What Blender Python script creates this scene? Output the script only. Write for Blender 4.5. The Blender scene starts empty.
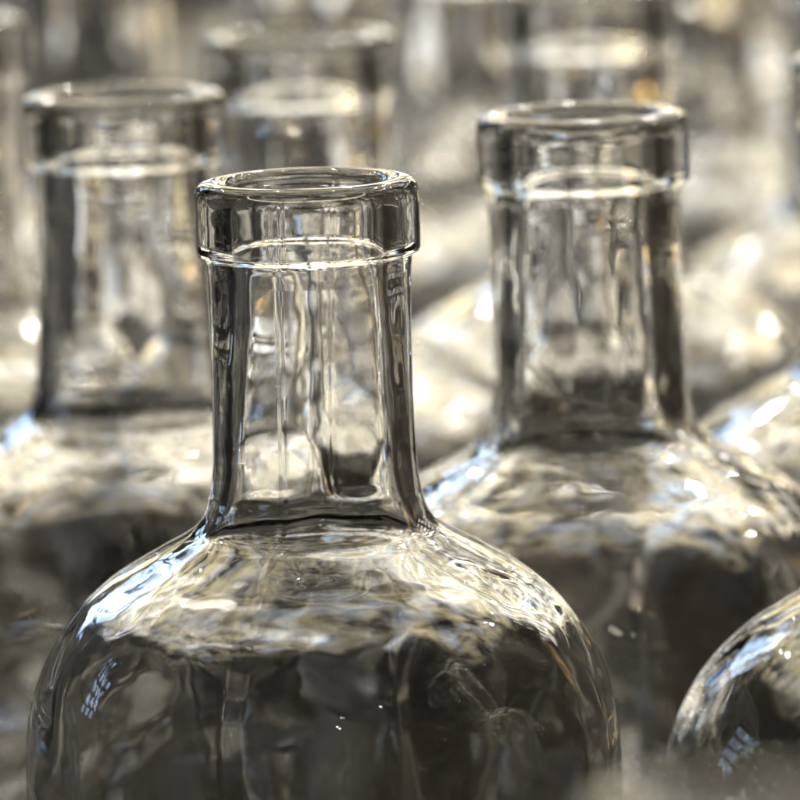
import bpy, math, random
import numpy as np
from mathutils import Matrix, Vector

sc = bpy.context.scene
C = sc.collection
rad = math.radians

# ------------------------------------------------------------------ camera
LIP_Z = 0.195                 # height of the bottle tops above the table
CAM_H = 0.165                 # camera above the bottle tops
PITCH, ROLL = rad(7.80), 0.031
cam_d = bpy.data.cameras.new('camera')
cam = bpy.data.objects.new('camera', cam_d)
C.objects.link(cam)
fw = Vector((0, math.cos(PITCH), -math.sin(PITCH)))
up0 = Vector((0, math.sin(PITCH), math.cos(PITCH)))
rt0 = Vector((1, 0, 0))
cr, sr = math.cos(ROLL), math.sin(ROLL)
rt = rt0 * cr - up0 * sr
up = rt0 * sr + up0 * cr
M = Matrix((rt, up, -fw)).transposed().to_4x4()
M.translation = Vector((0, 0, LIP_Z + CAM_H))
cam.matrix_world = M
cam_d.sensor_width = 36.0
cam_d.lens = 9529 / 800 * 36.0
cam_d.clip_start, cam_d.clip_end = 0.05, 200
cam_d.dof.use_dof = True
cam_d.dof.focus_distance = 1.457
cam_d.dof.aperture_fstop = 20.5
sc.camera = cam

# ------------------------------------------------------------------ world: a dim hall, uneven in brightness
w = bpy.data.worlds.new('World')
sc.world = w
w.use_nodes = True
nt = w.node_tree
nt.nodes.clear()
N = nt.nodes.new
out = N('ShaderNodeOutputWorld')
bg = N('ShaderNodeBackground')
tc = N('ShaderNodeTexCoord')
mp = N('ShaderNodeMapping')
mp.inputs['Scale'].default_value = (1, 1, 1.6)
nz = N('ShaderNodeTexNoise')
nz.inputs['Scale'].default_value = 3.2
nz.inputs['Detail'].default_value = 3.0
rmp = N('ShaderNodeValToRGB')
e = rmp.color_ramp.elements
e[0].position, e[0].color = 0.45, (0.004, 0.004, 0.004, 1)
e[1].position, e[1].color = 0.75, (0.16, 0.15, 0.13, 1)
m = e.new(0.60)
m.color = (0.022, 0.021, 0.020, 1)
nt.links.new(tc.outputs['Generated'], mp.inputs['Vector'])
nt.links.new(mp.outputs['Vector'], nz.inputs['Vector'])
nt.links.new(nz.outputs['Fac'], rmp.inputs['Fac'])
brown = N('ShaderNodeMapRange')
sepw = N('ShaderNodeSeparateXYZ')
nt.links.new(tc.outputs['Generated'], sepw.inputs[0])
nt.links.new(sepw.outputs[0], brown.inputs['Value'])
brown.inputs['From Min'].default_value, brown.inputs['From Max'].default_value = 0.1, 0.6
addc = N('ShaderNodeMix')
addc.data_type, addc.blend_type = 'RGBA', 'ADD'
addc.inputs['B'].default_value = (0.024, 0.019, 0.012, 1)
nt.links.new(brown.outputs[0], addc.inputs['Factor'])
nt.links.new(rmp.outputs['Color'], addc.inputs['A'])
# uneven glow added to the world straight ahead, to brighten the necks
ahead = N('ShaderNodeMapRange')
ahead.interpolation_type = 'SMOOTHSTEP'
nt.links.new(sepw.outputs[1], ahead.inputs['Value'])
ahead.inputs['From Min'].default_value, ahead.inputs['From Max'].default_value = 0.72, 0.97
nz2 = N('ShaderNodeTexNoise')
nz2.inputs['Scale'].default_value = 9.0
nz2.inputs['Detail'].default_value = 2.0
nt.links.new(tc.outputs['Generated'], nz2.inputs['Vector'])
pat = N('ShaderNodeMapRange')
pat.inputs['From Min'].default_value, pat.inputs['From Max'].default_value = 0.38, 0.66
pat.inputs['To Min'].default_value, pat.inputs['To Max'].default_value = 0.15, 1.0
nt.links.new(nz2.outputs['Fac'], pat.inputs['Value'])
mul = N('ShaderNodeMath')
mul.operation = 'MULTIPLY'
nt.links.new(ahead.outputs[0], mul.inputs[0])
nt.links.new(pat.outputs[0], mul.inputs[1])
adda = N('ShaderNodeMix')
adda.data_type, adda.blend_type = 'RGBA', 'ADD'
adda.inputs['B'].default_value = (0.10, 0.094, 0.08, 1)
nt.links.new(mul.outputs[0], adda.inputs['Factor'])
nt.links.new(addc.outputs['Result'], adda.inputs['A'])
nt.links.new(adda.outputs['Result'], bg.inputs['Color'])
nt.links.new(bg.outputs['Background'], out.inputs['Surface'])
bg.inputs['Strength'].default_value = 1.0

# ------------------------------------------------------------------ lamps
def area(name, loc, size, target, radiance, col):
    d = bpy.data.lights.new(name, 'AREA')
    d.shape = 'RECTANGLE'
    d.size, d.size_y = size
    d.energy = radiance * math.pi * size[0] * size[1]
    d.color = col
    o = bpy.data.objects.new(name, d)
    C.objects.link(o)
    o.location = loc
    v = Vector(target) - Vector(loc)
    o.rotation_euler = v.to_track_quat('-Z', 'Y').to_euler()
    return o

def bulb(name, loc, r, radiance, col):
    d = bpy.data.lights.new(name, 'POINT')
    d.shadow_soft_size = r
    d.energy = radiance * 4 * math.pi ** 2 * r * r
    d.color = col
    o = bpy.data.objects.new(name, d)
    C.objects.link(o)
    o.location = loc
    return o

HUB = (0, 1.6, 0.15)
WARM, COOL, AMB = (1.0, 0.925, 0.745), (0.46, 0.68, 1.0), (1.0, 0.62, 0.22)

def panes(lamp, nu, nv, bar, lo, hi, soft=0.0, noise_scale=3.0, detail=3.0, tint=0.0):
    """glazing bars and panes of uneven brightness over the lamp's own face"""
    d = lamp.data
    d.use_nodes = True
    t = d.node_tree
    em = t.nodes['Emission']
    g = t.nodes.new('ShaderNodeNewGeometry')
    sep = t.nodes.new('ShaderNodeSeparateXYZ')
    t.links.new(g.outputs['Parametric'], sep.inputs[0])
    def math_(op, a, b=None):
        n = t.nodes.new('ShaderNodeMath')
        n.operation = op
        for k, v in enumerate((a, b)):
            if v is None:
                continue
            if isinstance(v, (int, float)):
                n.inputs[k].default_value = v
            else:
                t.links.new(v, n.inputs[k])
        return n.outputs[0]
    masks, cells = [], []
    for axis, cnt in ((0, nu), (1, nv)):
        s_ = math_('MULTIPLY', sep.outputs[axis], float(cnt))
        f = math_('FRACT', s_)
        c = math_('FLOOR', s_)
        dd = math_('ABSOLUTE', math_('SUBTRACT', f, 0.5))
        e_ = t.nodes.new('ShaderNodeMapRange')
        e_.interpolation_type = 'SMOOTHSTEP'
        e_.inputs['From Min'].default_value = 0.5 - bar
        e_.inputs['From Max'].default_value = 0.5 - bar - 0.10 - soft
        t.links.new(dd, e_.inputs['Value'])
        masks.append(e_.outputs[0])
        cells.append(c)
    cmb = t.nodes.new('ShaderNodeCombineXYZ')
    t.links.new(cells[0], cmb.inputs[0])
    t.links.new(cells[1], cmb.inputs[1])
    wn = t.nodes.new('ShaderNodeTexWhiteNoise')
    t.links.new(cmb.outputs[0], wn.inputs['Vector'])
    nz = t.nodes.new('ShaderNodeTexNoise')
    nz.inputs['Scale'].default_value = noise_scale
    nz.inputs['Detail'].default_value = detail
    t.links.new(g.outputs['Parametric'], nz.inputs['Vector'])
    mr = t.nodes.new('ShaderNodeMapRange')
    mr.inputs['From Min'].default_value = 0.32
    mr.inputs['From Max'].default_value = 0.68
    t.links.new(nz.outputs['Fac'], mr.inputs['Value'])
    v = math_('MULTIPLY', math_('ADD', math_('MULTIPLY', wn.outputs['Value'], 0.5), 0.5), mr.outputs[0])
    v = math_('ADD', math_('MULTIPLY', v, hi - lo), lo)
    v = math_('MULTIPLY', math_('MAXIMUM', v, 0.01), math_('MULTIPLY', masks[0], masks[1]))
    if tint:
        n2 = t.nodes.new('ShaderNodeTexNoise')
        n2.inputs['Scale'].default_value = noise_scale * 0.8
        n2.inputs['Detail'].default_value = 1.0
        off = t.nodes.new('ShaderNodeMapping')
        off.inputs['Location'].default_value = (3.7, 1.3, 5.1)
        t.links.new(g.outputs['Parametric'], off.inputs['Vector'])
        t.links.new(off.outputs['Vector'], n2.inputs['Vector'])
        cr_ = t.nodes.new('ShaderNodeValToRGB')
        q = cr_.color_ramp.elements
        q[0].position, q[0].color = 0.45, (1.06, 0.97, 0.70, 1)
        q[1].position, q[1].color = 0.66, (0.84, 0.97, 1.28, 1)
        t.links.new(n2.outputs['Fac'], cr_.inputs['Fac'])
        t.links.new(cr_.outputs['Color'], em.inputs['Color'])
    t.links.new(v, em.inputs['Strength'])
    return lamp

# roof lights over the whole packing line
panes(area('roof_light', (0.2, 3.4, 2.8), (6.6, 5.2), (0.2, 3.4, 0), 2.15, WARM), 1, 1, 0.0, -0.5, 2.9, noise_scale=13.0, detail=3.5, tint=1.0)
# bright windows at the far end of the hall
panes(area('far_window_lamp', (0.1, 6.4, 1.35), (3.0, 1.9), HUB, 4.0, WARM), 7, 4, 0.06, 0.25, 2.4, tint=1.0)
panes(area('right_window_lamp', (2.3, 4.6, 1.85), (1.7, 1.0), HUB, 3.4, (1.0, 0.95, 0.82)), 5, 2, 0.14, 0.3, 2.2)
# cool daylight panes on the left
panes(area('left_window_lamp', (-2.6, 2.35, 1.0), (0.42, 0.75), HUB, 3.6, COOL), 3, 4, 0.14, 0.1, 2.2, noise_scale=6.0)
panes(area('side_window_lamp', (-1.75, 5.1, 1.75), (0.8, 1.7), HUB, 5.5, COOL), 2, 3, 0.05, 0.3, 1.8, noise_scale=5.0)
for x, y, z in ((2.4, 3.2, 0.85), (1.2, 5.4, 2.6)):  # unseen amber lamps added for gold streaks along the right shoulders
    panes(area('amber_glint_lamp', (x, y, z), (0.35, 0.9), HUB, 2.0, AMB), 1, 1, 0.0, 0.0, 2.0, soft=0.38, noise_scale=2.5)
for az, el in ((25, 2.5), (13, 3.0)):  # small unseen amber lamps, added only for glints in the lips
    area('amber_glint_lamp', (2.4 * math.sin(rad(az)), 1.45 + 2.4 * math.cos(rad(az)), LIP_Z + 2.4 * math.tan(rad(el))), (0.14, 0.06), HUB, 6.0, (1.0, 0.60, 0.15))
for x, y, z in ((0.75, 4.0, 2.1), (0.45, 4.6, 1.7), (-0.9, 4.2, 2.0), (1.5, 3.0, 1.9), (0.15, 5.2, 1.9), (-0.5, 5.0, 1.5), (1.0, 3.2, 2.3),
                (1.3, 4.4, 1.2), (-1.5, 3.4, 2.2), (0.3, 3.0, 2.5), (-0.3, 3.9, 2.4), (1.8, 2.4, 2.0), (0.9, 5.0, 1.2)):
    bulb('line_bulb', (x, y, z), 0.028, 330.0, (1.0, 0.95, 0.84))
for x, y, z in ((0.35, -1.6, 1.6), (0.42, -1.65, 1.57), (1.2, -0.9, 1.9)):
    bulb('hall_bulb', (x, y, z), 0.022, 60.0, (1.0, 0.9, 0.78))

# ------------------------------------------------------------------ render settings
sc.view_settings.view_transform = 'Standard'
sc.view_settings.look = 'None'
sc.view_settings.exposure = 0.0
sc.view_settings.gamma = 1.0
cy = sc.cycles
cy.max_bounces = 28
cy.transmission_bounces = 28
cy.glossy_bounces = 16
cy.diffuse_bounces = 2
cy.transparent_max_bounces = 8
cy.caustics_reflective = True
cy.caustics_refractive = True
cy.blur_glossy = 0.0
cy.sample_clamp_indirect = 80.0
cy.use_denoising = True
cy.use_adaptive_sampling = True
cy.adaptive_threshold = 0.03

# ------------------------------------------------------------------ materials
def glass_mat():
    m = bpy.data.materials.new('clear_glass')
    m.use_nodes = True
    t = m.node_tree
    t.nodes.clear()
    o = t.nodes.new('ShaderNodeOutputMaterial')
    g = t.nodes.new('ShaderNodeBsdfGlass')
    g.inputs['Color'].default_value = (0.984, 0.984, 0.986, 1)
    g.inputs['Roughness'].default_value = 0.0
    g.inputs['IOR'].default_value = 1.52
    t.links.new(g.outputs['BSDF'], o.inputs['Surface'])
    return m

def surface_mat(name, scale, dark, light, rough, spec=0.5):
    m = bpy.data.materials.new(name)
    m.use_nodes = True
    t = m.node_tree
    p = t.nodes['Principled BSDF']
    c = t.nodes.new('ShaderNodeTexCoord')
    n = t.nodes.new('ShaderNodeTexNoise')
    n.inputs['Scale'].default_value = scale
    n.inputs['Detail'].default_value = 6.0
    r = t.nodes.new('ShaderNodeValToRGB')
    e = r.color_ramp.elements
    e[0].position, e[0].color = 0.35, (*dark, 1)
    e[1].position, e[1].color = 0.7, (*light, 1)
    t.links.new(c.outputs['Object'], n.inputs['Vector'])
    t.links.new(n.outputs['Fac'], r.inputs['Fac'])
    t.links.new(r.outputs['Color'], p.inputs['Base Color'])
    p.inputs['Roughness'].default_value = rough
    p.inputs['Specular IOR Level'].default_value = spec
    return m

GLASS = glass_mat()
SHEET = surface_mat('packing_sheet', 11, (0.007, 0.007, 0.007), (0.060, 0.054, 0.038), 0.7, 0.15)
CONCRETE = surface_mat('pale_concrete', 1.6, (0.17, 0.168, 0.16), (0.50, 0.48, 0.44), 0.6)

# ------------------------------------------------------------------ the surface the bottles stand on
def slab(name, x0, x1, y0, y1, z0, z1, mat):
    v = [(x, y, z) for z in (z0, z1) for y in (y0, y1) for x in (x0, x1)]
    f = [(0, 2, 3, 1), (4, 5, 7, 6), (0, 1, 5, 4), (2, 6, 7, 3), (0, 4, 6, 2), (1, 3, 7, 5)]
    me = bpy.data.meshes.new(name)
    me.from_pydata(v, [], f)
    me.materials.append(mat)
    o = bpy.data.objects.new(name, me)
    C.objects.link(o)
    o['kind'] = 'structure'
    return o
slab('table', -0.62, 0.62, 0.55, 2.36, -0.04, 0.0, SHEET)
slab('floor', -1.6, 1.9, 2.4, 9.0, -0.50, -0.35, CONCRETE)

# ------------------------------------------------------------------ the bottle
def catmull(pts, step):
    P = np.array(pts, float)
    P = np.vstack([2 * P[0] - P[1], P, 2 * P[-1] - P[-2]])
    res = []
    for i in range(1, len(P) - 2):
        p0, p1, p2, p3 = P[i - 1:i + 3]
        L = np.linalg.norm(p2 - p1)
        n = max(1, int(math.ceil(L / step)))
        # centripetal parametrisation
        t0 = 0.0
        t1 = t0 + np.linalg.norm(p1 - p0) ** 0.5
        t2 = t1 + np.linalg.norm(p2 - p1) ** 0.5
        t3 = t2 + np.linalg.norm(p3 - p2) ** 0.5
        for k in range(n):
            t = t1 + (t2 - t1) * k / n
            a1 = (t1 - t) / (t1 - t0) * p0 + (t - t0) / (t1 - t0) * p1
            a2 = (t2 - t) / (t2 - t1) * p1 + (t - t1) / (t2 - t1) * p2
            a3 = (t3 - t) / (t3 - t2) * p2 + (t - t2) / (t3 - t2) * p3
            b1 = (t2 - t) / (t2 - t0) * a1 + (t - t0) / (t2 - t0) * a2
            b2 = (t3 - t) / (t3 - t1) * a2 + (t - t1) / (t3 - t1) * a3
            res.append((t2 - t) / (t2 - t1) * b1 + (t - t1) / (t2 - t1) * b2)
    res.append(P[-2])
    return np.array(res)

OUT_BODY = [(0.02, 188), (20, 190), (33, 193), (39.5, 195), (44, 193.2), (46, 189), (46.2, 178), (46.2, 140), (46.2, 97),
            (46.1, 90), (45.5, 83), (43.6, 76.3), (40.7, 70.6), (36.9, 65.7), (32.0, 61.5), (28.2, 59.2), (24.6, 57.2),
            (21.2, 55.4), (18.9, 53.9), (17.4, 52.0), (16.7, 50)]
OUT_NECK = [(16.7, 50), (16.2, 47.5), (15.75, 43), (15.55, 36), (15.6, 24), (15.75, 15.6)]
LIP = [(15.75, 15.6), (15.82, 14.2), (15.9, 13.2), (15.97, 12.3), (16.12, 11.75), (16.72, 11.55), (17.12, 11.4), (17.28, 11.0), (17.32, 10.3), (17.32, 6),
       (17.30, 2.6), (17.07, 1.3), (16.42, 0.42), (15.2, 0.02), (14.2, 0.0), (13.1, 0.3), (12.35, 1.1), (11.95, 2.6), (11.8, 7), (11.75, 13.5)]
IN_NECK = [(11.75, 13.5), (11.75, 17.5), (11.83, 20.8), (11.98, 23.6), (12.2, 27), (12.45, 31.5), (12.75, 37), (13.05, 43), (13.35, 47), (13.8, 50)]
IN_BODY = [(13.8, 50), (14.8, 53.0), (16.8, 55.9), (19.9, 58.0), (23.2, 59.9), (27.0, 62.0), (30.6, 64.3), (35.0, 68.2), (38.3, 72.7),
           (40.8, 77.8), (42.3, 84), (43.0, 91), (43.2, 98), (43.2, 140), (43.1, 178), (42, 185), (38, 187.2), (25, 184), (0.02, 182)]

def waves(rs, n, lo, hi, aniso=(1, 1, 1)):
    """n random plane waves of wavelength lo..hi (mm)"""
    k = rs.normal(size=(n, 3))
    k /= np.linalg.norm(k, axis=1)[:, None]
    lam = np.exp(rs.uniform(np.log(lo), np.log(hi), n))
    return k * (2 * np.pi / lam)[:, None] * np.array(aniso), rs.uniform(0, 2 * np.pi, n), (lam / hi) ** 0.8

def wsum(P, W):
    k, ph, a = W
    s = np.zeros(P.shape[:-1])
    for i in range(len(ph)):
        s += a[i] * np.sin(P @ k[i] + ph[i])
    return s / math.sqrt((a ** 2).sum() / 2)

def sstep(x, a, b):
    t = np.clip((x - a) / (b - a), 0, 1)
    return t * t * (3 - 2 * t)

def bottle_parts(seed, nseg):
    """meshes of lip, neck and body: one closed glass wall, cut into open rings that share their edges and normals"""
    rs = np.random.RandomState(seed)
    segs = [(OUT_BODY, 0.9), (OUT_NECK, 0.7), (LIP, 0.28), (IN_NECK, 0.7), (IN_BODY, 0.9)]
    prof, cuts = [], [0]
    for pts, st in segs:
        q = catmull(pts, st)
        prof.append(q if pts is IN_BODY else q[:-1])
        cuts.append(cuts[-1] + len(prof[-1]))
    prof = np.vstack(prof)
    n = len(prof)
    inner = np.zeros(n)
    inner[cuts[3]:] = 1
    li = cuts[2] + int((cuts[3] - cuts[2]) * 0.80)
    inner[li:cuts[3]] = np.linspace(0, 1, cuts[3] - li)
    th = np.arange(nseg) / nseg * 2 * np.pi
    R, H = prof[:, 0][:, None], prof[:, 1][:, None]
    ct, st_ = np.cos(th)[None], np.sin(th)[None]
    # profile normals (r, h)
    d = np.gradient(prof, axis=0)
    nn = np.stack([-d[:, 1], d[:, 0]], 1)
    nn /= np.linalg.norm(nn, axis=1)[:, None] + 1e-9
    if nn[cuts[1] + 5, 0] < 0:
        nn = -nn
    P = np.stack([R * ct, R * st_, np.broadcast_to(-H, (n, nseg))], -1)
    # unevenness of blown glass
    iso = wsum(P, waves(rs, 26, 12, 42))
    fine = wsum(P, waves(rs, 26, 2.5, 7))
    streak = wsum(P, waves(rs, 30, 5.5, 18, (1, 1, 0.05)))
    rings = wsum(np.stack([P[..., 2] * 1.0, iso * 1.2, streak * 0.5], -1), waves(rs, 18, 3.5, 12)) * (1 - sstep(H, 66, 76))
    iso_o = wsum(P, waves(rs, 22, 16, 50))
    str_o = wsum(P, waves(rs, 22, 4, 14, (1, 1, 0.12)))
    neckw = (sstep(H, 8, 16) * (1 - sstep(H, 44, 54)))
    bodyw = sstep(H, 46, 58) * (1 - sstep(H, 170, 185))
    lower = sstep(H, 76, 100)
    a_in = neckw * (0.14 * streak + 0.006 * fine + 0.012 * iso) + bodyw * (0.15 * iso + 0.006 * fine + 0.02 * streak + 0.014 * rings) * (1 - 0.5 * lower)
    a_out = neckw * (0.02 * str_o + 0.015 * iso_o) + bodyw * 0.05 * iso_o + (1 - sstep(H, 12, 16)) * 0.02 * iso_o
    # uneven step inside the neck
    ph = rs.uniform(0, 6.28, 4)
    dh = 1.6 * np.sin(th + ph[0]) + 0.9 * np.sin(2 * th + ph[1]) + 0.3 * np.sin(4 * th + ph[2])
    seamt = rs.uniform(0, np.pi)
    seam = sum(np.exp(-((np.angle(np.exp(1j * (th - seamt - o)))) / 0.018) ** 2) for o in (0, np.pi))[None]
    a_out = a_out + 0.07 * seam * sstep(H, 2, 4) * (1 - sstep(H, 120, 130))
    disp = inner[:, None] * a_in + (1 - inner[:, None]) * a_out
    P = P + np.stack([disp * nn[:, 0][:, None] * ct, disp * nn[:, 0][:, None] * st_, -disp * nn[:, 1][:, None]], -1)
    stepw = inner[:, None] * np.exp(-((H - 22) / 5.5) ** 2)
    P[..., 2] += stepw * dh[None]
    P *= 0.001
    # smooth normals of the whole wall
    du = np.roll(P, -1, 1) - np.roll(P, 1, 1)
    dv = np.gradient(P, axis=0)
    nm = np.cross(du, dv)
    nm /= np.linalg.norm(nm, axis=-1)[..., None] + 1e-12
    mid = (cuts[1] + cuts[2]) // 2
    if (nm[mid, 0, 0] * ct[0, 0]) < 0:
        nm = -nm
        flip = True
    else:
        flip = False
    def build(name, ranges):
        vs, ns, fs = [], [], []
        for a, b in ranges:
            base = len(vs)
            vs.extend(P[a:b].reshape(-1, 3).tolist())
            ns.extend(nm[a:b].reshape(-1, 3).tolist())
            for i in range(b - a - 1):
                r0, r1 = base + i * nseg, base + (i + 1) * nseg
                for j in range(nseg):
                    k = (j + 1) % nseg
                    f = (r0 + j, r0 + k, r1 + k, r1 + j)
                    fs.append(f[::-1] if flip else f)
            for row, at_end in ((a, False), (b, True)):
                if (row == 0 and not at_end) or (row == n and at_end):
                    ring = [base + (0 if not at_end else (b - a - 1) * nseg) + j for j in range(nseg)]
                    f = tuple(ring[::-1] if not at_end else ring)
                    fs.append(f[::-1] if flip else f)
        me = bpy.data.meshes.new(name)
        me.from_pydata(vs, [], fs)
        me.materials.append(GLASS)
        me.polygons.foreach_set('use_smooth', [True] * len(me.polygons))
        me.update()
        me.normals_split_custom_set_from_vertices(ns)
        return me
    return (build('lip', [(cuts[2], cuts[3] + 1)]),
            build('neck', [(cuts[1], cuts[2] + 1), (cuts[3], cuts[4] + 1)]),
            build('body', [(0, cuts[1] + 1), (cuts[4], n)]))

KINDS = [bottle_parts(11, 224), bottle_parts(23, 160), bottle_parts(37, 160)]

def part(name, me, parent):
    o = bpy.data.objects.new(name, me)
    C.objects.link(o)
    o.parent = parent
    return o

protos = []
for lip, neck, body in KINDS:
    r = bpy.data.objects.new('glass_bottle', None)
    C.objects.link(r)
    part('lip', lip, r)
    part('neck', neck, r)
    part('body', body, r)
    protos.append(r)
rl = random.Random(6)
used = [False] * len(protos)

def bottle(x, y, kind, rot, label, group, lean=0.002):
    src = protos[kind]
    if not used[kind]:
        o = src
        used[kind] = True
    else:
        o = src.copy()
        C.objects.link(o)
        for ch in list(src.children):
            c = ch.copy()
            C.objects.link(c)
            c.parent = o
    o.location = (x, y, LIP_Z + 0.0003)
    o.rotation_euler = (rl.uniform(-lean, lean), rl.uniform(-lean, lean), rot)
    o['label'] = label
    o['category'] = 'bottle'
    o['group'] = group
    return o

G = 'clear glass bottles standing close together'
mm = 0.001
named = [
    (-13.4, 1457, 0, 0.4, 'sharply focused clear glass bottle with its whole round shoulder in view'),
    (31, 1541, 1, 2.0, 'slightly soft clear glass bottle right of the sharp one, whole neck in view'),
    (-45, 1594, 2, 4.1, 'blurred clear glass bottle at left, its whole neck showing left of the sharp bottle'),
    (-16, 1687, 1, 5.0, 'blurred clear glass bottle whose lip shows directly behind the sharp front bottle'),
    (85.6, 1619, 2, 1.0, 'clear glass bottle cut by the right edge, a sliver of lip and shoulder showing'),
    (37, 1760, 1, 3.3, 'very blurred clear glass bottle cut by the top edge, behind the right-hand bottle'),
    (-84, 1738, 2, 0.2, 'very blurred clear glass bottle at the top left corner, right side of its lip showing'),
    (82.5, 1393, 2, 2.6, 'blurred clear glass bottle in the lower right corner, only its curved shoulder showing'),
    (34, 908, 1, 1.7, 'strongly blurred clear glass bottle nearest the camera, lip just over the bottom edge'),
]
for x, y, k, r, lab in named:
    bottle(x * mm, y * mm, k, r, lab, G)

# the rows behind, melting into blur
rb = random.Random(9)
ax, ay, bx, by = 45.5, 85.0, -77.0, 54.5
taken = [(x, y) for x, y, *_ in named]
for i in range(-6, 16):
    for j in range(-8, 16):
        x = -13 + i * ax + j * bx + rb.uniform(-1, 1)
        y = 1454 + i * ay + j * by + rb.uniform(-1, 1)
        half = 400 / 9529 * y + 44
        if y < 1640 or y > 2305 or abs(x) > half:
            continue
        if min(math.hypot(x - a, y - b) for a, b in taken) < 92:
            continue
        taken.append((x, y))
        bottle(x * mm, y * mm, rb.choice((1, 2)), rb.uniform(0, 6.28),
               'far clear glass bottle dissolving into blur in the rows behind', 'blurred bottles in the rows behind', lean=0.006)
print('bottles', len(taken))
